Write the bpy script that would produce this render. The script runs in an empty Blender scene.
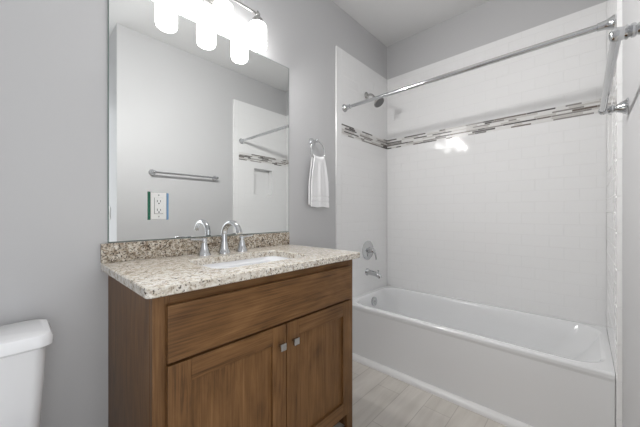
import bpy, bmesh, math, random
from mathutils import Vector, Matrix
random.seed(7)
SC = bpy.context.scene
COL = SC.collection

# ------------------------------------------------------------------ camera
CAM_Y, CAM_Z, YAW = -1.4203, 1.1067, 47.1307
cam_data = bpy.data.cameras.new('camera')
cam = bpy.data.objects.new('camera', cam_data)
COL.objects.link(cam)
cam.location = (0.0, CAM_Y, CAM_Z)
cam.rotation_euler = (math.radians(90), 0, math.radians(-YAW))
cam_data.sensor_width = 36.0
cam_data.lens = 284.7588 / 640 * 36
cam_data.shift_y = 0.0003
cam_data.clip_start = 0.01
SC.camera = cam

# ------------------------------------------------------------------ world, light levels, exposure
WORLD_STRENGTH = 1.8
SHADE_STRENGTH = 8.0
SHADE_FILL_POWER = 6.3
HALL_FILL = 2.5
world = bpy.data.worlds.new('daylight')
SC.world = world
world.use_nodes = True
world.node_tree.nodes['Background'].inputs[0].default_value = (0.955, 0.975, 1.0, 1)
world.node_tree.nodes['Background'].inputs[1].default_value = WORLD_STRENGTH
portal_data = bpy.data.lights.new('doorway_daylight', 'AREA')
portal_data.shape = 'RECTANGLE'
portal_data.size, portal_data.size_y = 1.04, 2.25
portal_data.cycles.is_portal = True
portal = bpy.data.objects.new('doorway_daylight', portal_data)
COL.objects.link(portal)
portal.location = (0.02, -2.255, 1.125)
portal.rotation_euler = (math.radians(90), 0, 0)
SC.view_settings.view_transform = 'Standard'
SC.view_settings.look = 'None'
SC.view_settings.exposure = 0.48
SC.view_settings.gamma = 1.0
SC.view_settings.use_curve_mapping = False

# ------------------------------------------------------------------ room dimensions (vanity wall y = 0)
D, W, H = 2.4846, 1.5196, 2.743      # tiled back wall, facing wall, ceiling
WF = W + 0.0155                      # painted part of the facing wall
XL = -0.56                           # wall behind the toilet side
XP = 0.605                           # outside corner of the facing wall
YH = -2.25                           # end of the little hall
ZT = 2.415                           # top of the tile
XT = 1.7075                          # front edge of the tile
XS = 1.7738                          # where the mosaic starts
S0, S1 = 1.7349, 1.8236              # mosaic band
RIM = 0.409

# ------------------------------------------------------------------ materials
def srgb(r, g, b):
    def f(c):
        c /= 255.0
        return c / 12.92 if c <= 0.04045 else ((c + 0.055) / 1.055) ** 2.4
    return (f(r), f(g), f(b), 1)

def mat(name, color=(0.8, 0.8, 0.8, 1), rough=0.5, metal=0.0, coat=0.0, spec=0.5):
    m = bpy.data.materials.new(name)
    m.use_nodes = True
    b = m.node_tree.nodes['Principled BSDF']
    b.inputs['Base Color'].default_value = color
    b.inputs['Roughness'].default_value = rough
    b.inputs['Metallic'].default_value = metal
    b.inputs['Coat Weight'].default_value = coat
    b.inputs['Coat Roughness'].default_value = 0.1
    b.inputs['Specular IOR Level'].default_value = spec
    return m

def nd(m, kind, **kw):
    n = m.node_tree.nodes.new(kind)
    for k, v in kw.items():
        if k in n.inputs.keys():
            n.inputs[k].default_value = v
        else:
            setattr(n, k, v)
    return n

def ln(m, a, ao, b, bi):
    m.node_tree.links.new(a.outputs[ao], b.inputs[bi])

def bsdf(m):
    return m.node_tree.nodes['Principled BSDF']

def geo_pos(m, scale=(1, 1, 1)):
    g = nd(m, 'ShaderNodeNewGeometry')
    mp = nd(m, 'ShaderNodeMapping')
    mp.inputs['Scale'].default_value = scale
    ln(m, g, 'Position', mp, 'Vector')
    return mp

def ramp(m, stops):
    r = nd(m, 'ShaderNodeValToRGB')
    e = r.color_ramp.elements
    while len(e) < len(stops):
        e.new(0.5)
    for i, (p, c) in enumerate(stops):
        e[i].position = p
        e[i].color = c
    return r

def bump(m, src, out, strength=0.2, dist=0.002):
    b = nd(m, 'ShaderNodeBump')
    b.inputs['Strength'].default_value = strength
    b.inputs['Distance'].default_value = dist
    ln(m, src, out, b, 'Height')
    ln(m, b, 'Normal', bsdf(m), 'Normal')

def paint(name, col, rough=0.55):
    m = mat(name, col, rough)
    p = geo_pos(m)
    n = nd(m, 'ShaderNodeTexNoise', Scale=260.0, Detail=2.0)
    ln(m, p, 'Vector', n, 'Vector')
    bump(m, n, 'Fac', 0.08, 0.001)
    return m

M_WALL = paint('wall_paint', srgb(197, 197, 198), 0.5)
M_CEIL = paint('ceiling_paint', srgb(222, 222, 222), 0.7)
M_TRIM = mat('trim_paint', srgb(236, 236, 236), 0.35)

def tile_mat():
    m = mat('white_glazed_tile', srgb(241, 241, 241), 0.06)
    p = geo_pos(m)
    n = nd(m, 'ShaderNodeTexNoise', Scale=11.0, Detail=1.0)
    ln(m, p, 'Vector', n, 'Vector')
    bump(m, n, 'Fac', 0.10, 0.003)
    return m
M_TILE = tile_mat()
M_GROUT = mat('white_grout', srgb(232, 232, 232), 0.8)
M_TUB = mat('tub_acrylic', srgb(236, 237, 238), 0.12, coat=0.3)
M_PORC = mat('porcelain', srgb(240, 241, 243), 0.08, coat=0.4)
M_CHROME = mat('chrome', (0.60, 0.61, 0.62, 1), 0.08, 1.0)
M_NICKEL = mat('brushed_nickel', (0.50, 0.495, 0.485, 1), 0.25, 1.0)
M_DARKHOLE = mat('dark_slot', srgb(40, 38, 36), 0.6)
M_PLATE = mat('white_plastic', srgb(238, 238, 236), 0.3)
M_MIRROR = mat('mirror_silver', (0.86, 0.875, 0.87, 1), 0.0, 1.0)
M_GLASSEDGE = mat('mirror_glass_edge', srgb(120, 135, 130), 0.1)
M_EDGE_GREEN = mat('cut_glass_green', srgb(44, 104, 82), 0.1)
M_EDGE_SKY = mat('cut_glass_sky_reflection', srgb(116, 152, 190), 0.1)  # blue of a sky reflection painted into the edge colour
M_MOS = [mat('mosaic_dark_glass', srgb(92, 88, 85), 0.3), mat('mosaic_taupe', srgb(150, 146, 142), 0.3),
         mat('mosaic_beige', srgb(204, 201, 197), 0.3), mat('mosaic_pale', srgb(228, 227, 225), 0.3),
         mat('mosaic_brown', srgb(118, 108, 100), 0.3)]

def wood(name, axis):
    m = mat(name, srgb(120, 84, 52), 0.42, coat=0.0, spec=0.3)
    s = [60, 60, 60]
    s[axis] = 2.2
    p = geo_pos(m, tuple(s))
    n1 = nd(m, 'ShaderNodeTexNoise', Scale=1.0, Detail=5.0, Roughness=0.65, Distortion=2.2)
    ln(m, p, 'Vector', n1, 'Vector')
    s2 = [9, 9, 9]
    s2[axis] = 3.0
    p2 = geo_pos(m, tuple(s2))
    n2 = nd(m, 'ShaderNodeTexNoise', Scale=1.0, Detail=3.0, Distortion=1.5)
    ln(m, p2, 'Vector', n2, 'Vector')
    s3 = [160, 160, 160]
    s3[axis] = 5
    p3 = geo_pos(m, tuple(s3))
    n3 = nd(m, 'ShaderNodeTexNoise', Scale=1.0, Detail=2.0)
    ln(m, p3, 'Vector', n3, 'Vector')
    add = nd(m, 'ShaderNodeMath', operation='MULTIPLY_ADD')
    add.inputs[1].default_value = 0.42
    ln(m, n2, 'Fac', add, 0)
    mul = nd(m, 'ShaderNodeMath', operation='MULTIPLY')
    mul.inputs[1].default_value = 0.50
    ln(m, n1, 'Fac', mul, 0)
    ln(m, mul, 'Value', add, 2)
    add2 = nd(m, 'ShaderNodeMath', operation='MULTIPLY_ADD')
    add2.inputs[1].default_value = 0.26
    ln(m, n3, 'Fac', add2, 0)
    ln(m, add, 'Value', add2, 2)
    r = ramp(m, [(0.42, srgb(74, 49, 27)), (0.54, srgb(104, 73, 42)), (0.65, srgb(120, 86, 52)), (0.82, srgb(142, 106, 68))])
    ln(m, add2, 'Value', r, 'Fac')
    ln(m, r, 'Color', bsdf(m), 'Base Color')
    bump(m, n3, 'Fac', 0.06, 0.001)
    return m
W_X = wood('stained_wood_horizontal', 0)
W_Y = wood('stained_wood_depth', 1)
W_Z = wood('stained_wood_vertical', 2)

def granite(name, shift):
    m = mat(name, (1, 1, 1, 1), 0.12, coat=0.2)
    p = geo_pos(m)
    n1 = nd(m, 'ShaderNodeTexNoise', Scale=52.0, Detail=5.0, Roughness=0.65, Distortion=0.6)
    ln(m, p, 'Vector', n1, 'Vector')
    r1 = ramp(m, [(0.30 + shift, srgb(146, 130, 112)), (0.40 + shift, srgb(192, 181, 165)), (0.49 + shift, srgb(218, 211, 199)), (0.66 + shift, srgb(231, 227, 219))])
    ln(m, n1, 'Fac', r1, 'Fac')
    n2 = nd(m, 'ShaderNodeTexNoise', Scale=150.0, Detail=2.0, Roughness=0.6)
    ln(m, p, 'Vector', n2, 'Vector')
    r2 = ramp(m, [(0.345 + shift * 0.5, (1, 1, 1, 1)), (0.395 + shift * 0.5, (0, 0, 0, 1))])
    ln(m, n2, 'Fac', r2, 'Fac')
    mx = nd(m, 'ShaderNodeMixRGB')
    mx.inputs[2].default_value = srgb(74, 64, 56)
    ln(m, r1, 'Color', mx, 1)
    ln(m, r2, 'Color', mx, 0)
    n3 = nd(m, 'ShaderNodeTexNoise', Scale=60.0, Detail=3.0, Roughness=0.7, Distortion=1.0)
    mp = geo_pos(m)
    mp.inputs['Location'].default_value = (3.1, 1.7, 4.2)
    ln(m, mp, 'Vector', n3, 'Vector')
    r3 = ramp(m, [(0.275 + shift * 0.7, (1, 1, 1, 1)), (0.325 + shift * 0.7, (0, 0, 0, 1))])
    big = nd(m, 'ShaderNodeTexNoise', Scale=14.0, Detail=2.0)
    ln(m, mp, 'Vector', big, 'Vector')
    mod = nd(m, 'ShaderNodeMath', operation='MULTIPLY_ADD')
    mod.inputs[1].default_value = 0.35
    ln(m, big, 'Fac', mod, 0)
    sub = nd(m, 'ShaderNodeMath', operation='SUBTRACT')
    sub.inputs[1].default_value = 0.175
    ln(m, n3, 'Fac', sub, 0)
    ln(m, sub, 'Value', mod, 2)
    ln(m, mod, 'Value', r3, 'Fac')
    mx2 = nd(m, 'ShaderNodeMixRGB')
    mx2.inputs[2].default_value = srgb(60, 46, 36)
    ln(m, mx, 'Color', mx2, 1)
    ln(m, r3, 'Color', mx2, 0)
    vo = nd(m, 'ShaderNodeTexVoronoi', Scale=150.0)
    ln(m, p, 'Vector', vo, 'Vector')
    mx3 = nd(m, 'ShaderNodeMixRGB', blend_type='OVERLAY')
    mx3.inputs[0].default_value = 0.28
    hs = nd(m, 'ShaderNodeRGBToBW')
    ln(m, vo, 'Color', hs, 'Color')
    ln(m, mx2, 'Color', mx3, 1)
    ln(m, hs, 'Val', mx3, 2)
    ln(m, mx3, 'Color', bsdf(m), 'Base Color')
    return m
M_GRANITE = granite('speckled_granite', 0.0)
M_GRANITE_SPLASH = granite('speckled_granite_splash', 0.105)

def floor_mat():
    m = mat('plank_tile', (1, 1, 1, 1), 0.32)
    p = geo_pos(m)
    p.inputs['Location'].default_value = (0.22, 0.14, 0)
    br = nd(m, 'ShaderNodeTexBrick', Scale=1.0)
    br.offset = 0.5
    br.inputs['Color1'].default_value = srgb(226, 222, 217)
    br.inputs['Color2'].default_value = srgb(218, 214, 208)
    br.inputs['Mortar'].default_value = srgb(196, 191, 185)
    br.inputs['Mortar Size'].default_value = 0.0022
    br.inputs['Brick Width'].default_value = 0.61
    br.inputs['Row Height'].default_value = 0.15
    ln(m, p, 'Vector', br, 'Vector')
    p2 = geo_pos(m, (3, 22, 1))
    n = nd(m, 'ShaderNodeTexNoise', Scale=1.0, Detail=4.0, Distortion=0.7)
    ln(m, p2, 'Vector', n, 'Vector')
    r = ramp(m, [(0.3, srgb(234, 232, 229)), (0.7, srgb(252, 251, 249))])
    ln(m, n, 'Fac', r, 'Fac')
    mx = nd(m, 'ShaderNodeMixRGB', blend_type='MULTIPLY')
    mx.inputs[0].default_value = 1.0
    ln(m, br, 'Color', mx, 1)
    ln(m, r, 'Color', mx, 2)
    ln(m, mx, 'Color', bsdf(m), 'Base Color')
    return m
M_FLOOR = floor_mat()

def emit(name, col, strength):
    m = mat(name, (0.9, 0.9, 0.9, 1), 0.3)
    b = bsdf(m)
    b.inputs['Emission Color'].default_value = col
    b.inputs['Emission Strength'].default_value = strength
    return m
M_SHADE = emit('lit_opal_glass', (1.0, 0.985, 0.97, 1), SHADE_STRENGTH)
M_HALL_FILL = emit('hall_fill_glow', (0.93, 0.96, 1.0, 1), HALL_FILL)  # glow of the added hall fill lamp

def towel_mat():
    m = mat('white_terry', srgb(244, 244, 245), 0.95, spec=0.1)
    p = geo_pos(m)
    n = nd(m, 'ShaderNodeTexNoise', Scale=420.0, Detail=2.0)
    ln(m, p, 'Vector', n, 'Vector')
    bump(m, n, 'Fac', 0.5, 0.002)
    return m
M_TOWEL = towel_mat()

# ------------------------------------------------------------------ mesh helpers
class MB:
    """collects shapes into one mesh"""
    def __init__(self):
        self.bm = bmesh.new()

    def _merge(self, t, mi=0, smooth=False, flat=False):
        if flat:
            for f in t.faces:
                f.normal_update()
        for f in t.faces:
            f.material_index = mi
            f.smooth = smooth and not (flat and max(abs(c) for c in f.normal) > 0.999)
        me = bpy.data.meshes.new('tmp')
        t.to_mesh(me)
        t.free()
        self.bm.from_mesh(me)
        bpy.data.meshes.remove(me)

    def box(self, x0, x1, y0, y1, z0, z1, bev=0.0, seg=2, mi=0):
        t = bmesh.new()
        bmesh.ops.create_cube(t, size=1.0)
        for v in t.verts:
            v.co = Vector((x0 + (v.co.x + .5) * (x1 - x0), y0 + (v.co.y + .5) * (y1 - y0), z0 + (v.co.z + .5) * (z1 - z0)))
        if bev > 0:
            bmesh.ops.bevel(t, geom=list(t.edges), offset=bev, segments=seg, affect='EDGES', profile=0.5)
        self._merge(t, mi, bev > 0, True)
        return self

    def rings(self, rings, cap0=True, cap1=True, smooth=True, mi=0, loop=False, flat=False):
        t = bmesh.new()
        vs = [[t.verts.new(Vector(p)) for p in r] for r in rings]
        n = len(vs[0])
        pairs = list(zip(vs[:-1], vs[1:]))
        if loop:
            pairs.append((vs[-1], vs[0]))
        for a, b in pairs:
            for i in range(n):
                j = (i + 1) % n
                t.faces.new((a[i], a[j], b[j], b[i]))
        if cap0 and not loop:
            t.faces.new(list(reversed(vs[0])))
        if cap1 and not loop:
            t.faces.new(vs[-1])
        bmesh.ops.recalc_face_normals(t, faces=list(t.faces))
        self._merge(t, mi, smooth, flat)
        return self

    def lathe(self, prof, org, axis=(0, 0, 1), seg=28, mi=0):
        """prof: list of (radius, distance along the axis)"""
        a = Vector(axis).normalized()
        u = a.orthogonal().normalized()
        w = a.cross(u)
        o = Vector(org)
        rs = []
        for r, h in prof:
            r = max(r, 1e-4)
            rs.append([o + a * h + (u * math.cos(2 * math.pi * k / seg) + w * math.sin(2 * math.pi * k / seg)) * r for k in range(seg)])
        return self.rings(rs, mi=mi)

    def cyl(self, p0, p1, r, r1=None, seg=20, mi=0):
        p0, p1 = Vector(p0), Vector(p1)
        L = (p1 - p0).length
        return self.lathe([(r, 0), (r if r1 is None else r1, L)], p0, p1 - p0, seg, mi)

    def tube(self, pts, r, seg=14, closed=False, mi=0):
        pts = [Vector(p) for p in pts]
        n = len(pts)
        rad = r if isinstance(r, (list, tuple)) else [r] * n
        tang = []
        for i in range(n):
            if closed:
                d = pts[(i + 1) % n] - pts[i - 1]
            else:
                d = pts[min(i + 1, n - 1)] - pts[max(i - 1, 0)]
            tang.append(d.normalized())
        u = tang[0].orthogonal().normalized()
        rs = []
        for i in range(n):
            u = (u - tang[i] * u.dot(tang[i])).normalized()
            w = tang[i].cross(u)
            rs.append([pts[i] + (u * math.cos(2 * math.pi * k / seg) + w * math.sin(2 * math.pi * k / seg)) * rad[i] for k in range(seg)])
        return self.rings(rs, mi=mi, loop=closed)

    def ball(self, c, r, mi=0, sc=(1, 1, 1)):
        t = bmesh.new()
        bmesh.ops.create_uvsphere(t, u_segments=20, v_segments=12, radius=r)
        for v in t.verts:
            v.co = Vector((v.co.x * sc[0] + c[0], v.co.y * sc[1] + c[1], v.co.z * sc[2] + c[2]))
        self._merge(t, mi, True)
        return self

    def build(self, name, mats, parent=None, origin=None, sharp=40):
        me = bpy.data.meshes.new(name)
        bmesh.ops.remove_doubles(self.bm, verts=list(self.bm.verts), dist=1e-6)
        for e in self.bm.edges:
            if len(e.link_faces) == 2 and e.calc_face_angle(0.0) > math.radians(sharp):
                e.smooth = False
        self.bm.to_mesh(me)
        self.bm.free()
        for m in (mats if isinstance(mats, list) else [mats]):
            me.materials.append(m)
        o = bpy.data.objects.new(name, me)
        COL.objects.link(o)
        if parent is not None:
            off = Vector((0, 0, 0))
            q = parent
            while q is not None:
                off += Vector(q.location)
                q = q.parent
            me.transform(Matrix.Translation(-off))
            o.parent = parent
        elif origin is not None:
            me.transform(Matrix.Translation(-Vector(origin)))
            o.location = origin
        return o

def tag(o, label, cat, group=None):
    o['label'] = label
    o['category'] = cat
    if group:
        o['group'] = group
    return o

def thing(name, label, cat, loc, group=None):
    o = bpy.data.objects.new(name, None)
    o.empty_display_size = 0.05
    COL.objects.link(o)
    o.location = loc
    return tag(o, label, cat, group)

def struct(mb, name, m, label=None):
    o = mb.build(name, m)
    o['kind'] = 'structure'
    if label:
        o['label'] = label
    return o

def rrect(x0, x1, y0, y1, r, n=6):
    """rounded rectangle, counter-clockwise, 4(n+1) points in a plane"""
    pts = []
    for cx, cy, a0 in ((x1 - r, y1 - r, 0), (x0 + r, y1 - r, 90), (x0 + r, y0 + r, 180), (x1 - r, y0 + r, 270)):
        for k in range(n + 1):
            a = math.radians(a0 + 90 * k / n)
            pts.append((cx + r * math.cos(a), cy + r * math.sin(a)))
    return pts

def rz(x0, x1, y0, y1, r, z, n=6):
    return [(p[0], p[1], z) for p in rrect(x0, x1, y0, y1, r, n)]

# ------------------------------------------------------------------ room shell
T = 0.1
struct(MB().box(XL - T, D + T, YH - T, T, -0.1, 0.0), 'floor', M_FLOOR)
struct(MB().box(XL - T, D + T, YH - T, T, H, H + 0.1), 'ceiling', M_CEIL)
struct(MB().box(XL - T, D + T, 0.0, T, 0, H), 'wall_vanity', M_WALL)
struct(MB().box(D + 0.008, D + 0.008 + T, -WF - T, 0.0, 0, H), 'wall_back', M_WALL)
struct(MB().box(XL - T, XL, YH, 0.0, 0, H), 'wall_left', M_WALL)
# facing wall, with the niche opening cut through it
NX0, NX1, NZ0, NZ1 = 1.985, 2.255, S0 - 5 * 0.0777, S0 - 0.0777
mb = MB()
mb.box(XP, NX0 - .007, -WF - T, -WF, 0, H)
mb.box(NX1 + .007, D + 0.008, -WF - T, -WF, 0, H)
mb.box(NX0 - .007, NX1 + .007, -WF - T, -WF, 0, NZ0 - .007)
mb.box(NX0 - .007, NX1 + .007, -WF - T, -WF, NZ1 + .007, H)
struct(mb, 'wall_facing', M_WALL)
struct(MB().box(XP, XP + T, YH, -WF - T, 0, H), 'wall_hall', M_WALL)
# end of the hall, with an open doorway to daylight
mb = MB()
mb.box(XL - T, -0.50, YH - T, YH, 0, H)
mb.box(0.54, XP + T, YH - T, YH, 0, H)
mb.box(-0.50, 0.54, YH - T, YH, 2.25, H)
struct(mb, 'wall_hall_end', M_WALL)
mb = MB()
mb.box(-0.555, -0.50, YH, YH + 0.018, 0, 2.31, 0.003)
mb.box(0.54, 0.595, YH, YH + 0.018, 0, 2.31, 0.003)
mb.box(-0.50, 0.54, YH, YH + 0.018, 2.25, 2.31, 0.003)
struct(mb, 'trim_1', M_TRIM)
# baseboards
mb = MB(); mb.box(XL, 0.2598, -0.014, 0.0, 0, 0.09, 0.003); mb.box(1.1985, XT - 0.001, -0.014, 0.0, 0, 0.09, 0.003)
struct(mb, 'baseboard_vanity', M_TRIM)
struct(MB().box(XP, XT - 0.001, -WF, -WF + 0.014, 0, 0.09, 0.003), 'baseboard_facing', M_TRIM)
struct(MB().box(XL, XL + 0.014, YH, -0.014, 0, 0.09, 0.003), 'baseboard_left', M_TRIM)
struct(MB().box(XP - 0.014, XP, YH + 0.02, -WF + 0.014, 0, 0.09, 0.003), 'baseboard_hall', M_TRIM)

# ------------------------------------------------------------------ tile surround
TT = 0.008
ROWH, TW, GAP = 0.0777, 0.1545, 0.0015

def tile_wall(name, org, uax, nax, u0, u1, edge=None, holes=(), deep=0.0, bev=0.001, tilt=0.0004):
    """subway tile on a plane: org + u*uax + z; nax points into the room; edge = (ua, ub) bullnose column"""
    org, uax, nax = Vector(org), Vector(uax), Vector(nax)
    mb = MB()
    t = bmesh.new()
    t2 = bmesh.new()

    def P(u, z, h):
        return org + uax * u + nax * h + Vector((0, 0, z))

    def slab(bm_, a, b, z0, z1, h0, h1, inset, tilt):
        lo = [bm_.verts.new(P(u, z, h0)) for u, z in ((a, z0), (b, z0), (b, z1), (a, z1))]
        hi = []
        tu, tz = random.uniform(-tilt, tilt), random.uniform(-tilt, tilt)
        for (u, z), (su, sz) in zip(((a + inset, z0 + inset), (b - inset, z0 + inset), (b - inset, z1 - inset), (a + inset, z1 - inset)), ((-1, -1), (1, -1), (1, 1), (-1, 1))):
            hi.append(bm_.verts.new(P(u, z, h1 + su * tu + sz * tz)))
        bm_.faces.new(hi)
        for i in range(4):
            j = (i + 1) % 4
            bm_.faces.new((lo[i], lo[j], hi[j], hi[i]))

    def in_hole(z0, z1):
        return [h for h in holes if z0 < h[3] - 0.02 and z1 > h[2] + 0.02]

    def row(z0, z1, off):
        spans = [(u0, u1)]
        for h in in_hole(z0, z1):
            spans = [(u0, h[0]), (h[1], u1)]
        for (a, b) in spans:
            u = u0 + off - TW
            while u < b:
                x0, x1 = max(u, a), min(u + TW, b)
                if x1 - x0 > 0.012:
                    slab(t, x0 + GAP / 2, x1 - GAP / 2, z0 + GAP / 2, z1 - GAP / 2, TT - bev * 1.2, TT, bev, tilt)
                u += TW
    k = 0
    z = S0
    while z > 0.02:
        z0 = max(z - ROWH, 0.0)
        if z0 < RIM - 0.02:
            z0 = max(z0, RIM - 0.02)
        row(z0, z, TW / 2 if k % 2 else TW)
        if z0 <= RIM - 0.019:
            break
        z -= ROWH
        k += 1
    z = S1
    while z < ZT - 0.005:
        row(z, min(z + ROWH, ZT), TW / 2 if k % 2 else TW)
        z += ROWH
        k += 1
    if edge:
        z = ZT
        while z > 0.005:
            slab(t, edge[0], edge[1] - GAP / 2, max(z - TW, 0) + GAP / 2, z - GAP / 2, -deep, TT, 0.0035, 0.0)
            z -= TW
    # grout bed
    lo_u = min(u0, edge[0] + 0.004) if edge else u0
    base = [(lo_u, u1)]
    g = bmesh.new()

    def gbox(a, b, z0, z1):
        slab(g, a, b, z0, z1, -deep, TT - bev * 0.7, 0.0, 0)
    if holes:
        h = holes[0]
        gbox(lo_u, h[0], 0, ZT); gbox(h[1], u1, 0, ZT); gbox(h[0], h[1], 0, h[2]); gbox(h[0], h[1], h[3], ZT)
    else:
        gbox(lo_u, u1, 0, ZT)
    bmesh.ops.recalc_face_normals(t, faces=list(t.faces))
    for f in t.faces:
        f.normal_update()
    mb._merge(t, 0)
    mb._merge(g, 1)
    t2.free()
    # consistent outward normals
    bmesh.ops.recalc_face_normals(mb.bm, faces=list(mb.bm.faces))
    return struct(mb, name, [M_TILE, M_GROUT])

tile_wall('wall_tile_back', (D + TT, 0, 0), (0, -1, 0), (-1, 0, 0), TT, W)
tile_wall('wall_tile_vanity', (0, 0, 0), (1, 0, 0), (0, -1, 0), XS, D, edge=(XT, XS))
tile_wall('wall_tile_facing', (0, -W - TT, 0), (1, 0, 0), (0, 1, 0), XS, D, edge=(XT, XS), holes=[(NX0 - .0062, NX1 + .0062, NZ0 - .0062, NZ1 + .0062)], deep=0.0074, bev=0.0004, tilt=0.00008)

# niche lining
mb = MB()
ND = 0.085
yb = -W - ND
mb.box(NX0 - 0.004, NX1 + 0.004, yb - 0.008, yb, NZ0 - 0.004, NZ1 + 0.004)
mb.box(NX0 - 0.006, NX0, yb, -W + 0.001, NZ0 - 0.006, NZ1 + 0.006, 0.001)
mb.box(NX1, NX1 + 0.006, yb, -W + 0.001, NZ0 - 0.006, NZ1 + 0.006, 0.001)
mb.box(NX0, NX1, yb, -W + 0.001, NZ0 - 0.006, NZ0, 0.001)
mb.box(NX0, NX1, yb, -W + 0.001, NZ1, NZ1 + 0.006, 0.001)
struct(mb, 'trim_2', M_TILE, 'white tile lining of the recessed shower niche')

def mosaic(name, org, uax, nax, u0, u1):
    org, uax, nax = Vector(org), Vector(uax), Vector(nax)
    mb = MB()
    rows = 7
    hts = [.0115, .0145, .0115, .0140, .0115, .0140, .0117]
    zs = [S0 + sum(hts[:i]) for i in range(8)]
    t = bmesh.new()

    def add(a, b, z0, z1, h, mi):
        ins = 0.0006
        lo = [t.verts.new(org + uax * u + Vector((0, 0, z))) for u, z in ((a, z0), (b, z0), (b, z1), (a, z1))]
        hi = [t.verts.new(org + uax * u + nax * h + Vector((0, 0, z))) for u, z in ((a + ins, z0 + ins), (b - ins, z0 + ins), (b - ins, z1 - ins), (a + ins, z1 - ins))]
        fs = [t.faces.new(hi)]
        for i in range(4):
            j = (i + 1) % 4
            fs.append(t.faces.new((lo[i], lo[j], hi[j], hi[i])))
        for f in fs:
            f.material_index = mi
    last = None
    for r in range(rows):
        u = u0 - random.uniform(0, 0.08)
        last = None
        while u < u1:
            L = random.choice((0.05, 0.08, 0.12, 0.16, 0.2))
            a, b = max(u, u0), min(u + L, u1)
            mi = random.choices((0, 1, 2, 3, 4), (40, 22, 8, 16, 14) if r % 2 == 0 else (5, 18, 32, 42, 3))[0]
            if mi == last:
                mi = 3 if mi in (0, 4, 1) else (1 if r % 2 == 0 else 5 - mi)
            last = mi
            if b - a > 0.004:
                hh = random.choice((0.0, 0.0006, 0.0012))
                add(a + 0.0006, b - 0.0006, zs[r] + 0.0007, zs[r + 1] - 0.0007, 0.0016 + hh, mi)
            u += L
    bmesh.ops.recalc_face_normals(t, faces=list(t.faces))
    me = bpy.data.meshes.new('tmp')
    t.to_mesh(me); t.free()
    mb.bm.from_mesh(me)
    bpy.data.meshes.remove(me)
    struct(mb, name, M_MOS, None)

mosaic('trim_3', (D + 0.0012, 0, 0), (0, -1, 0), (-1, 0, 0), TT, W)
mosaic('trim_4', (0, -TT + 0.0012, 0), (1, 0, 0), (0, -1, 0), XS, D)
mosaic('trim_5', (0, -W - 0.0012, 0), (1, 0, 0), (0, 1, 0), XS, D)

# ------------------------------------------------------------------ bathtub
TX0, TX1, TY0, TY1 = 1.777, D - 0.001, -W + 0.001, -TT - 0.001
tub = thing('bathtub', 'white alcove bathtub with a flat apron, between the tiled walls', 'bathtub', (TX0, -W / 2, 0))
mb = MB()
def R(x0, x1, y0, y1, r, z):
    return rz(x0, x1, y0, y1, r, z, 10)
rg = [R(TX0 + .005, TX1, TY0, TY1, .002, 0.0),
      R(TX0 + .005, TX1, TY0, TY1, .002, RIM - .040),
      R(TX0 + .002, TX1, TY0, TY1, .002, RIM - .030),
      R(TX0, TX1, TY0, TY1, .002, RIM - .022),
      R(TX0, TX1, TY0, TY1, .002, RIM - .010),
      R(TX0 + .003, TX1, TY0, TY1, .003, RIM - .003),
      R(TX0 + .010, TX1, TY0, TY1, .003, RIM)]
bx0, bx1, by0, by1 = TX0 + .058, TX1 - .042, TY0 + .034, TY1 - .050
rg += [R(bx0 - .018, bx1 + .014, by0 - .014, by1 + .014, .13, RIM),
       R(bx0 - .006, bx1 + .005, by0 - .005, by1 + .005, .13, RIM - .003),
       R(bx0 + .004, bx1 - .004, by0 + .004, by1 - .003, .13, RIM - .016),
       R(bx0 + .018, bx1 - .018, by0 + .05, by1 - .010, .13, RIM - .10),
       R(bx0 + .036, bx1 - .036, by0 + .15, by1 - .026, .13, RIM - .22),
       R(bx0 + .055, bx1 - .055, by0 + .22, by1 - .045, .12, RIM - .30),
       R(bx0 + .10, bx1 - .10, by0 + .29, by1 - .09, .10, RIM - .335),
       R(bx0 + .16, bx1 - .16, by0 + .36, by1 - .16, .08, RIM - .34)]
mb.rings(rg, flat=True)
mb.build('shell', M_TUB, tub, sharp=50)
ovx, ovz = 2.150, 0.340
oy = TY1 - .050 - .009
mb = MB()
mb.lathe([(0.0, 0.012), (0.028, 0.011), (0.037, 0.007), (0.039, 0.0), (0.039, -0.012)], (ovx, oy - 0.004, ovz), (0, -1, 0.13), 30)
mb.cyl((ovx, oy - 0.012, ovz + .004), (ovx, oy - 0.021, ovz + .006), 0.010, 0.008)
o = mb.build('overflow_plate', M_CHROME, tub); o['label'] = 'round chrome overflow plate'
mb = MB()
mb.lathe([(0.036, -0.004), (0.036, 0.003), (0.028, 0.005), (0.020, 0.002), (0.0, 0.002)], (2.13, -.32, RIM - .34), (0, 0, 1), 28)
o = mb.build('drain', M_CHROME, tub); o['label'] = 'round chrome drain'

# quarter-round strip along the foot of the tub
mb = MB()
prof = [(0, 0)] + [(-0.034 * math.cos(math.radians(a)) , 0.034 * math.sin(math.radians(a))) for a in range(0, 91, 15)]
rs = []
for y in (-W + .001, -TT - .001):
    rs.append([(TX0 + .0048 + px, y, pz) for px, pz in prof])
mb.rings(rs, smooth=True)
struct(mb, 'trim_6', M_TRIM, 'white quarter-round strip along the foot of the bathtub')

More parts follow.
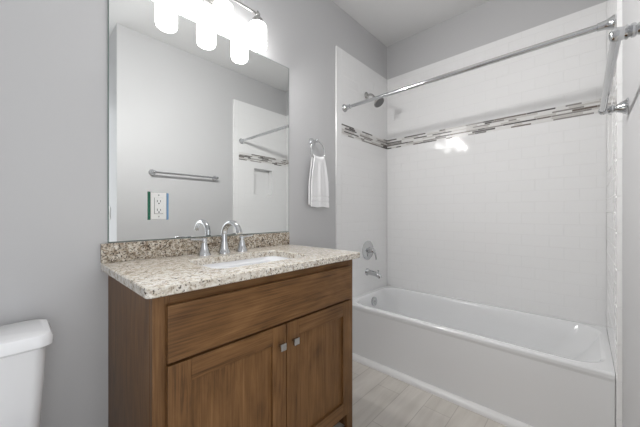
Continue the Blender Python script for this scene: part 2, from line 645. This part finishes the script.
# ------------------------------------------------------------------ vanity cabinet
CX0, CX1, CYF = 0.2625, 1.196, -0.54     # body
ZC0, ZC1 = 0.880, 0.909                  # counter
cab = thing('vanity_cabinet', 'brown stained wooden vanity cabinet with two panelled doors under the granite countertop', 'cabinet', ((CX0 + CX1) / 2, CYF / 2, 0))
mb = MB(); mb.box(CX0, CX0 + .018, CYF + .0205, -.002, 0, ZC0 - .0005, .0015)
mb.build('side_panel', W_Z, cab)
mb = MB(); mb.box(CX1 - .018, CX1, CYF + .0205, -.002, 0, ZC0 - .0005, .0015)
mb.build('side_panel', W_Z, cab)
for a, b in ((CX0, CX0 + .045), (CX1 - .045, CX1)):
    mb = MB(); mb.box(a, b, CYF, CYF + .02, 0, ZC0 - .0005, .002)
    mb.build('face_stile', W_Z, cab)
for a, b in ((ZC0 - .045, ZC0 - .0005), (.660, .700), (.095, .135)):
    mb = MB(); mb.box(CX0 + .0451, CX1 - .0451, CYF, CYF + .02, a, b, .0015)
    mb.build('face_rail', W_X, cab)
mb = MB()
mb.box(CX0 + .0181, CX1 - .0181, CYF + .0205, -.002, .095, .112)
mb.build('bottom_panel', W_X, cab)
mb = MB(); mb.box(CX0 + .0181, CX1 - .0181, CYF + .075, CYF + .09, 0, .0945)
mb.build('toe_kick', W_X, cab)
mb = MB(); mb.box(CX0 + .0181, CX1 - .0181, -.010, -.002, .1125, ZC0 - .001)
mb.build('back_panel', W_X, cab)
DX0, DX1, DYF = 0.2965, 1.1585, CYF - .021
mb = MB(); mb.box(DX0, DX1, DYF, CYF - .0005, .682, .8455, .0018)
mb.build('drawer_front', W_X, cab)

def door(x0, x1, z0, z1, knob_x):
    sw = .066
    mb = MB(); mb.box(x0 + sw - .004, x1 - sw + .004, DYF + .011, CYF - .002, z0 + sw - .004, z1 - sw + .004)
    d = mb.build('door', W_Z, cab)
    for a, b in ((x0, x0 + sw), (x1 - sw, x1)):
        mb = MB(); mb.box(a, b, DYF, CYF - .0005, z0, z1, .0016)
        mb.build('stile', W_Z, d)
    for a, b in ((z0, z0 + sw), (z1 - sw, z1)):
        mb = MB(); mb.box(x0 + sw + .0002, x1 - sw - .0002, DYF + .0003, CYF - .0006, a, b, .0014)
        mb.build('rail', W_X, d)
    mb = MB()
    kz = .599
    mb.cyl((knob_x, DYF, kz), (knob_x, DYF - .016, kz), .0065)
    mb.box(knob_x - .0135, knob_x + .0135, DYF - .025, DYF - .014, kz - .0135, kz + .0135, .002)
    k = mb.build('knob', M_NICKEL, d)
    k['label'] = 'square brushed metal knob'
XM = .7325
door(DX0, XM - .0015, .1157, .674, XM - .034)
door(XM + .0015, DX1, .1157, .674, XM + .034)

# ------------------------------------------------------------------ countertop with sink opening
KX0, KX1, KYF = 0.2364, 1.2189, -0.578
SX0, SX1, SY0, SY1 = .492, .960, -.470, -.185
ct = thing('countertop', 'beige speckled granite countertop with low backsplash on the wooden vanity cabinet', 'countertop', ((KX0 + KX1) / 2, KYF / 2, ZC0))
mb = MB()
def K(x0, x1, y0, y1, r, z):
    return rz(x0, x1, y0, y1, r, z, 8)
mb.rings([K(SX0, SX1, SY0, SY1, .05, ZC0), K(SX0, SX1, SY0, SY1, .05, ZC1 - .002), K(SX0 - .002, SX1 + .002, SY0 - .002, SY1 + .002, .052, ZC1),
          K(KX0 + .003, KX1 - .003, KYF + .003, -.0015, .012, ZC1), K(KX0, KX1, KYF, -.0015, .014, ZC1 - .003),
          K(KX0, KX1, KYF, -.0015, .014, ZC0 + .003), K(KX0 + .003, KX1 - .003, KYF + .003, -.0015, .012, ZC0)], loop=True, flat=True)
mb.build('slab', M_GRANITE, ct, sharp=35)
mb = MB(); mb.box(KX0, KX1, -.0205, -.0012, ZC1 + .0003, .987, .0025)
mb.build('backsplash', M_GRANITE_SPLASH, ct)

sink = thing('sink', 'white undermount porcelain basin set into the granite countertop', 'sink', ((SX0 + SX1) / 2, (SY0 + SY1) / 2, .73))
mb = MB()
e = .012
mb.rings([K(SX0 - .02, SX1 + .02, SY0 - .02, SY1 + .02, .09, ZC0 - .013), K(SX0 - .02, SX1 + .02, SY0 - .02, SY1 + .02, .09, ZC0 - .0008),
          K(SX0 - .004, SX1 + .004, SY0 - .004, SY1 + .004, .075, ZC0 - .0008), K(SX0 + .002, SX1 - .002, SY0 + .002, SY1 - .002, .075, ZC0 - .012),
          K(SX0 + .022, SX1 - .022, SY0 + .020, SY1 - .020, .08, ZC0 - .09), K(SX0 + .06, SX1 - .06, SY0 + .05, SY1 - .05, .07, ZC0 - .128),
          K(SX0 + .15, SX1 - .15, SY0 + .10, SY1 - .10, .03, ZC0 - .138)], cap0=False, cap1=True)
mb.rings([K(SX0 - .02, SX1 + .02, SY0 - .02, SY1 + .02, .09, ZC0 - .013), K(SX0 + .010, SX1 - .010, SY0 + .010, SY1 - .010, .08, ZC0 - .02),
          K(SX0 + .012, SX1 - .012, SY0 + .010, SY1 - .010, .08, ZC0 - .10), K(SX0 + .05, SX1 - .05, SY0 + .04, SY1 - .04, .07, ZC0 - .142),
          K(SX0 + .15, SX1 - .15, SY0 + .10, SY1 - .10, .03, ZC0 - .15)], cap0=False, cap1=True)
mb.build('basin', M_PORC, sink)
mb = MB()
mb.lathe([(.022, -.006), (.022, .002), (.017, .004), (.010, .002), (0, .002)], ((SX0 + SX1) / 2, (SY0 + SY1) / 2, ZC0 - .1375), (0, 0, 1), 24)
o = mb.build('drain', M_CHROME, sink); o['label'] = 'round chrome drain'

# ------------------------------------------------------------------ faucet
FX, FY = .7215, -.092
fau = thing('faucet', 'chrome widespread faucet with arched spout behind the sink', 'faucet', (FX, FY, ZC1))
mb = MB()
mb.lathe([(.031, .0003), (.031, .004), (.027, .010), (.0215, .03), (.018, .05), (.0165, .06)], (FX, FY, ZC1), (0, 0, 1), 28)
pts, rad = [], []
for i in range(6):
    pts.append((FX, FY, ZC1 + .055 + .040 * i / 5)); rad.append(.0165 - .0016 * i / 5)
for i in range(1, 19):
    a = math.radians(180 - 158 * i / 18)
    pts.append((FX, FY - .072 - .072 * math.cos(a), ZC1 + .095 + .058 * math.sin(a))); rad.append(.0149 - .0019 * i / 18)
pts.append((FX, FY - .072 - .072 * math.cos(math.radians(22)) - .006, ZC1 + .095 + .058 * math.sin(math.radians(22)) - .012)); rad.append(.0128)
mb.tube(pts, rad, 18)
mb.build('spout', M_CHROME, fau)
for sx in (-1, 1):
    hx = FX + sx * .1016
    mb = MB()
    mb.lathe([(.030, .0003), (.030, .004), (.026, .010), (.0185, .035), (.0135, .055), (.012, .062), (.014, .066), (.014, .076), (.010, .081), (0, .082)], (hx, FY, ZC1), (0, 0, 1), 26)
    hd = mb.build('handle', M_CHROME, fau)
    mb = MB()
    mb.tube([(hx, FY, ZC1 + .073), (hx + sx * .02, FY - .001, ZC1 + .075), (hx + sx * .045, FY - .002, ZC1 + .078), (hx + sx * .066, FY - .003, ZC1 + .080)], [.0065, .0058, .0062, .005], 12)
    mb.build('lever', M_CHROME, hd)

# ------------------------------------------------------------------ mirror with outlet cut-out
MX0, MX1, MZ0, MZ1 = .2606, 1.2268, .9885, 2.058
OX0, OX1, OZ0, OZ1 = .4035, .4905, 1.079, 1.205
mir = thing('wall_mirror', 'large frameless wall mirror above the granite backsplash', 'mirror', ((MX0 + MX1) / 2, 0, MZ0))
def V(x0, x1, z0, z1, y, r=.0008):
    return [(p[0], y, p[1]) for p in rrect(x0, x1, z0, z1, r, 2)]
mb = MB()
mb.rings([V(OX0 + .012, OX1 - .009, OZ0 + .002, OZ1 - .002, -.0056), V(MX0 + .004, MX1 - .004, MZ0 + .0035, MZ1 - .004, -.0056)], cap0=False, cap1=False, smooth=False)
mb.build('mirror_glass', M_MIRROR, mir)
mb = MB()
mb.rings([V(MX0 + .004, MX1 - .004, MZ0 + .0035, MZ1 - .004, -.0056), V(MX0, MX1, MZ0, MZ1, -.004), V(MX0, MX1, MZ0, MZ1, -.0008),
          V(OX0 + .012, OX1 - .009, OZ0 + .002, OZ1 - .002, -.0008), V(OX0 + .012, OX1 - .009, OZ0 + .002, OZ1 - .002, -.0056)], cap0=False, cap1=False, smooth=False)
mb.build('mirror_edge', [M_GLASSEDGE], mir)
mb = MB(); mb.box(OX0, OX0 + .0118, -.0064, -.0057, OZ0, OZ1)
o = mb.build('cutout_edge', M_EDGE_GREEN, mir); o['label'] = 'green cut glass edge beside the outlet'
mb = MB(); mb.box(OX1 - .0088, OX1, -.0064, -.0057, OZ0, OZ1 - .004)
o = mb.build('cutout_edge', M_EDGE_SKY, mir); o['label'] = 'cut glass edge beside the outlet, painted with a blue sky reflection'

# ------------------------------------------------------------------ outlet
ox, oz = (OX0 + .012 + OX1 - .009) / 2, (OZ0 + OZ1) / 2
out = thing('wall_outlet', 'white wall outlet set in a cut-out of the mirror', 'outlet', (ox, 0, oz))
mb = MB(); mb.box(ox - .0325, ox + .0325, -.0075, -.0005, oz - .0605, oz + .0605, .002)
mb.build('face_plate', M_PLATE, out)
mb = MB(); mb.box(ox - .0185, ox + .0185, -.0079, -.0072, oz - .0365, oz + .0365)
mb.build('insert_gap', M_DARKHOLE, out)
mb = MB(); mb.box(ox - .0172, ox + .0180, -.0100, -.0076, oz - .0350, oz + .0362, .001)
ins = mb.build('receptacle', M_PLATE, out)
for s in (-1, 1):
    c = oz + s * .0195
    for xx, zz in ((-.0066, .0065), (.0066, .006)):
        mb = MB(); mb.box(ox + xx - .0012, ox + xx + .0012, -.0104, -.0099, c - .0028, c + zz)
        mb.build('slot', M_DARKHOLE, ins)
    mb = MB(); mb.cyl((ox, -.0099, c - .0085), (ox, -.0104, c - .0085), .0030, seg=14)
    mb.build('ground_hole', M_DARKHOLE, ins)
for s in (-1, 1):
    mb = MB(); mb.lathe([(.0032, 0), (.003, .0009), (0, .0012)], (ox, -.0075, oz + s * .0485), (0, -1, 0), 14)
    mb.build('screw', M_NICKEL, out)

# ------------------------------------------------------------------ vanity light
LY, LZB = -.098, 2.208
LXS = (.5135, .7145, .9185)
vl = thing('vanity_light', 'three-shade chrome bar light with lit opal glass shades above the mirror', 'light', (LXS[1], 0, LZB))
mb = MB()
mb.box(LXS[1] - .062, LXS[1] + .062, -.024, -.001, LZB - .03, LZB + .085, .005)
mb.build('wall_plate', M_NICKEL, vl)
mb = MB()
mb.tube([(LXS[1], -.022, LZB + .03), (LXS[1], -.06, LZB + .028), (LXS[1], -.088, LZB + .015), (LXS[1], LY, LZB)], .008)
mb.build('arm', M_NICKEL, vl)
mb = MB()
mb.cyl((LXS[0] - .012, LY, LZB), (LXS[2] + .012, LY, LZB), .0075)
for x in LXS:
    mb.ball((x, LY, LZB), .0125)
mb.build('bar', M_NICKEL, vl)
for x in LXS:
    mb = MB()
    mb.lathe([(0, .020), (.006, .018), (.009, .010), (.010, -.010), (.016, -.016), (.0285, -.030), (.031, -.050), (.028, -.053), (0, -.053)], (x, LY, LZB), (0, 0, 1), 28)
    mb.build('shade_holder', M_NICKEL, vl)
    mb = MB()
    zt = LZB - .0535
    mb.lathe([(0, 0), (.030, 0), (.040, -.003), (.0465, -.010), (.0485, -.020), (.0485, -.118), (.046, -.128), (.040, -.134), (.030, -.1365), (0, -.1365)], (x, LY, zt), (0, 0, 1), 36)
    s = mb.build('shade', M_SHADE, vl); s['label'] = 'lit white opal glass cylinder shade'
    bd = bpy.data.lights.new('shade_fill_light', 'AREA')  # added disk lamp in front of the shade, lights the room but not the wall
    bd.shape = 'DISK'
    bd.size = .070
    bd.energy = SHADE_FILL_POWER
    bd.color = (1.0, .985, .97)
    bo = bpy.data.objects.new('shade_fill_light', bd)
    COL.objects.link(bo)
    bo.parent = vl
    bo.location = (x - LXS[1] + (.030 if x > LXS[1] + .1 else 0), LY - .050, zt - .075 - LZB)
    bo.rotation_euler = (math.radians(-70), 0, math.radians((x - LXS[1]) / .204 * (26 if x > LXS[1] else 18)))

# ------------------------------------------------------------------ towel ring + hand towel
RX, RY, RZ, RR = 1.452, -.052, 1.547, .068
tr = thing('towel_ring', 'chrome towel ring on the grey wall, between mirror and shower', 'towel ring', (RX - .012, 0, RZ + RR))
mb = MB()
mb.lathe([(.027, .0005), (.027, .006), (.022, .011), (.012, .018), (.010, .04), (.013, .046), (.014, .056), (.011, .064), (0, .066)], (RX - .010, 0, RZ + RR), (0, -1, 0), 26)
mb.build('wall_post', M_CHROME, tr)
mb = MB()
N = 44
mb.tube([(RX + RR * math.sin(2 * math.pi * k / N), RY, RZ + RR * math.cos(2 * math.pi * k / N)) for k in range(N)], .0048, 12, closed=True)
mb.build('ring', M_CHROME, tr)
mb = MB()
zb = 1.153
cols = []
NC = 40
for i in range(NC + 1):
    q = -1 + 2 * i / NC
    x0 = q * .050
    zr = RZ - math.sqrt(RR ** 2 - x0 ** 2)            # ring wire under this column
    path = []
    for j in range(91):
        path.append((-.0115, zb + (zr - zb) * j / 90))
    for j in range(1, 9):
        a = math.pi * j / 9
        path.append((-.0115 * math.cos(a), zr + (.0115 + .013 * (1 - q * q)) * math.sin(a)))
    for j in range(31):
        path.append((.0115, zr - (zr - zb - .012) * j / 30))
    outer, inner = [], []
    for j, (py, pz) in enumerate(path):
        d = min(1.0, max(0.0, (zr - pz) / .335))
        wx = q * (.050 + .034 * min(1, d * 2.0) ** .8 + .006 * d)
        fold = (.0028 * math.sin(q * 6 + .9) + .0012 * math.sin(q * 13 + 1.5)) * min(1, d * 6) * (1 - .3 * d)
        th = .0042
        if py < 0 and any(lo < pz < lo + .010 for lo in (1.186, 1.222)):
            th = .0012
        if 90 < j < 99:
            a = math.pi * (j - 90) / 9
            ny, nz = -math.cos(a), math.sin(a)
        else:
            ny, nz = (-1, 0) if py < 0 else (1, 0)
        hem = .003 * math.sin(q * 5) if j in (0, len(path) - 1) else 0
        outer.append((RX + .004 + .006 * d + wx, RY + py + ny * th - fold, pz + nz * th + hem))
        inner.append((RX + .004 + .006 * d + wx, RY + py - ny * .0042 - fold, pz - nz * .0042 + hem))
    cols.append(outer + inner[::-1])
mb.rings(cols)
tw = mb.build('hand_towel', M_TOWEL, None, (RX, RY, zb), sharp=180)
tag(tw, 'white terry hand towel hanging from the chrome towel ring', 'towel')

# ------------------------------------------------------------------ shower rod
YF = -TT - .001
rod = thing('shower_curtain_rod', 'long straight chrome shower curtain rod across the tub opening', 'shower rod', (1.808, -W / 2, 1.953))
mb = MB(); mb.cyl((1.808, YF - .01, 1.953), (1.808, -W + .011, 1.953), .0125, seg=24)
mb.cyl((1.808, -.72, 1.953), (1.808, -W + .011, 1.953), .0140, seg=24)
mb.build('rod', M_CHROME, rod)
for yy, s in ((YF, -1), (-W + .001, 1)):
    mb = MB(); mb.lathe([(.031, 0), (.031, .005), (.028, .009), (.020, .026), (.0175, .045), (.0175, .055), (.0145, .056)], (1.808, yy, 1.953), (0, s, 0), 30)
    mb.build('flange', M_CHROME, rod)

# ------------------------------------------------------------------ shower head
hx = 2.125
sh = thing('wall_shower', 'chrome shower head on a bent arm high on the tiled wall', 'shower head', (hx, 0, 2.152))
mb = MB(); mb.lathe([(.030, 0), (.030, .003), (.022, .009), (.011, .013), (0, .013)], (hx, YF, 2.152), (0, -1, 0), 26)
mb.build('flange', M_NICKEL, sh)
apts = [(hx, YF - .006, 2.152), (hx, -.045, 2.150), (hx, -.062, 2.143), (hx, -.080, 2.127), (hx, -.096, 2.106)]
mb = MB(); mb.tube(apts, .0095)
mb.build('arm', M_NICKEL, sh)
mb = MB()
ax = Vector((0, -.64, -.77)).normalized()
mb.lathe([(0, -.004), (.012, -.002), (.014, .010), (.012, .018), (.018, .026), (.040, .046), (.049, .056), (.0495, .064), (.046, .067), (0, .066)], Vector((hx, -.098, 2.104)), ax, 30)
hd = mb.build('head', M_NICKEL, sh)
mb = MB(); mb.lathe([(.043, 0), (.043, .0015), (0, .0018)], Vector((hx, -.098, 2.104)) + ax * .0665, ax, 30)
mb.build('spray_face', mat('spray_face_grey', srgb(110, 110, 110), .4), hd)

# ------------------------------------------------------------------ tub valve and spout
va = thing('shower_valve', 'round chrome shower valve with lever handle above the tub spout', 'valve', (2.145, 0, .782))
mb = MB(); mb.lathe([(.085, 0), (.085, .003), (.080, .007), (.055, .012), (.030, .016), (0, .016)], (2.145, YF, .782), (0, -1, 0), 40)
mb.build('escutcheon', M_CHROME, va)
mb = MB(); mb.lathe([(.027, .014), (.024, .030), (.021, .042), (.021, .060), (.017, .066), (0, .067)], (2.145, YF, .782), (0, -1, 0), 28)
hb = mb.build('hub', M_CHROME, va)
mb = MB(); mb.tube([(2.150, YF - .052, .780), (2.165, YF - .056, .768), (2.176, YF - .060, .745), (2.182, YF - .062, .715), (2.184, YF - .062, .700)], [.010, .0085, .0075, .0078, .006], 14)
mb.build('lever', M_CHROME, hb)

ts = thing('tub_spout', 'chrome tub spout low on the tiled wall above the tub', 'spout', (2.135, 0, .592))
mb = MB()
mb.lathe([(.032, 0), (.032, .004), (.027, .010), (.024, .016)], (2.135, YF, .592), (0, -1, 0), 28)
mb.tube([(2.135, YF - .008, .592), (2.135, -.05, .590), (2.135, -.085, .587), (2.135, -.115, .580), (2.135, -.138, .568), (2.135, -.142, .556)], [.0235, .0225, .021, .0205, .0195, .0185], 22)
sp = mb.build('spout', M_CHROME, ts)
mb = MB(); mb.lathe([(.004, 0), (.004, .016), (.0085, .018), (.0085, .024), (0, .026)], (2.135, -.122, .596), (0, 0, 1), 16)
mb.build('diverter_knob', M_CHROME, sp)

# ------------------------------------------------------------------ towel bar on the facing wall
BX0, BX1, BZ, BOFF = .878, 1.488, 1.4887, .0645
tb = thing('towel_bar', 'chrome towel bar on the wall facing the vanity', 'towel bar', ((BX0 + BX1) / 2, -WF, BZ))
mb = MB(); mb.cyl((BX0 - .004, -WF + BOFF, BZ), (BX1 + .004, -WF + BOFF, BZ), .0095, seg=22)
mb.build('bar', M_CHROME, tb)
for bx in (BX0, BX1):
    mb = MB()
    mb.lathe([(.030, .0005), (.030, .004), (.025, .008), (.018, .020), (.0125, .030), (.0105, .034), (.0145, .038), (.0145, .042), (.011, .045), (.015, .049), (.0125, .053), (.0155, .0645), (.0135, .071), (.008, .0755), (0, .077)], (bx, -WF, BZ), (0, 1, 0), 28)
    mb.build('wall_post', M_CHROME, tb)

# ------------------------------------------------------------------ light switch on the hall wall
sw = thing('light_switch', 'white light switch plate on the hall side wall, seen in the mirror', 'light switch', (XP, -1.80, 1.115))
mb = MB(); mb.box(XP - .006, XP - .0005, -1.80 - .036, -1.80 + .036, 1.115 - .058, 1.115 + .058, .002)
mb.build('face_plate', M_PLATE, sw)
mb = MB(); mb.box(XP - .0095, XP - .0055, -1.80 - .016, -1.80 + .016, 1.115 - .033, 1.115 + .033, .0015)
mb.build('rocker', M_PLATE, sw)

# ------------------------------------------------------------------ toilet
tx = -.134
to = thing('toilet', 'white two-piece toilet beside the wooden vanity cabinet', 'toilet', (tx, -.35, 0))
mb = MB()
HW = .2
def tank(hw, y0, y1, r, z):
    return rz(tx - hw, tx + hw, y0, y1, r, z, 6)
mb.rings([tank(.186, -.192, -.035, .03, .40), tank(.190, -.195, -.035, .03, .42), tank(.199, -.199, -.033, .03, .56), tank(.206, -.204, -.031, .03, .695)])
mb.build('tank', M_PORC, to)
mb = MB()
mb.rings([tank(.210, -.209, -.022, .025, .6955), tank(.220, -.217, -.018, .030, .703), tank(.220, -.217, -.018, .03, .726), tank(.214, -.212, -.020, .03, .737), tank(.200, -.198, -.028, .028, .7415)])
mb.build('tank_lid', M_PORC, to)
mb = MB()
mb.cyl((tx - .15, -.200, .655), (tx - .15, -.212, .655), .014)
mb.tube([(tx - .15, -.216, .655), (tx - .12, -.217, .653), (tx - .08, -.217, .648)], [.007, .0065, .006], 12)
o = mb.build('flush_lever', M_CHROME, to); o['label'] = 'chrome flush lever'
def oval(w, y0, y1, z, n=36, sq=.8):
    c, h = (y0 + y1) / 2, (y1 - y0) / 2
    pts = []
    for k in range(n):
        a = 2 * math.pi * k / n
        ca, sa = math.cos(a), math.sin(a)
        pts.append((tx + w * abs(ca) ** sq * (1 if ca > 0 else -1), c + h * abs(sa) ** sq * (1 if sa > 0 else -1), z))
    return pts
mb = MB()
mb.rings([oval(.115, -.62, -.10, 0), oval(.112, -.62, -.10, .03), oval(.098, -.60, -.10, .12), oval(.105, -.60, -.08, .20), oval(.150, -.66, -.06, .30),
          oval(.178, -.70, -.045, .37), oval(.182, -.71, -.04, .399), oval(.172, -.70, -.05, .3995)])
mb.build('bowl', M_PORC, to)
mb = MB()
mb.rings([oval(.178, -.712, -.215, .4005), oval(.184, -.718, -.212, .408), oval(.184, -.718, -.212, .414), oval(.178, -.712, -.215, .419)])
mb.build('seat', M_PLATE, to)
mb = MB()
mb.rings([oval(.178, -.712, -.213, .4195), oval(.184, -.718, -.210, .425), oval(.182, -.715, -.212, .433), oval(.150, -.68, -.24, .440)])
mb.build('seat_lid', M_PLATE, to)

# ------------------------------------------------------------------ fill lamp added on the hall ceiling, out of view
hl = thing('hall_fill_light', 'round fill lamp added on the hall ceiling, unseen behind the camera', 'light', (0.02, -1.9, H))
mb = MB(); mb.lathe([(.14, 0), (.14, .02), (.12, .028), (0, .028)], (0.02, -1.9, H - .0005), (0, 0, -1), 36)
mb.build('base', M_NICKEL, hl)
mb = MB(); mb.lathe([(.118, .0285), (.125, .035), (.118, .06), (.09, .085), (.05, .098), (0, .102)], (0.02, -1.9, H - .0005), (0, 0, -1), 36)
mb.build('fill_globe', M_HALL_FILL, hl)
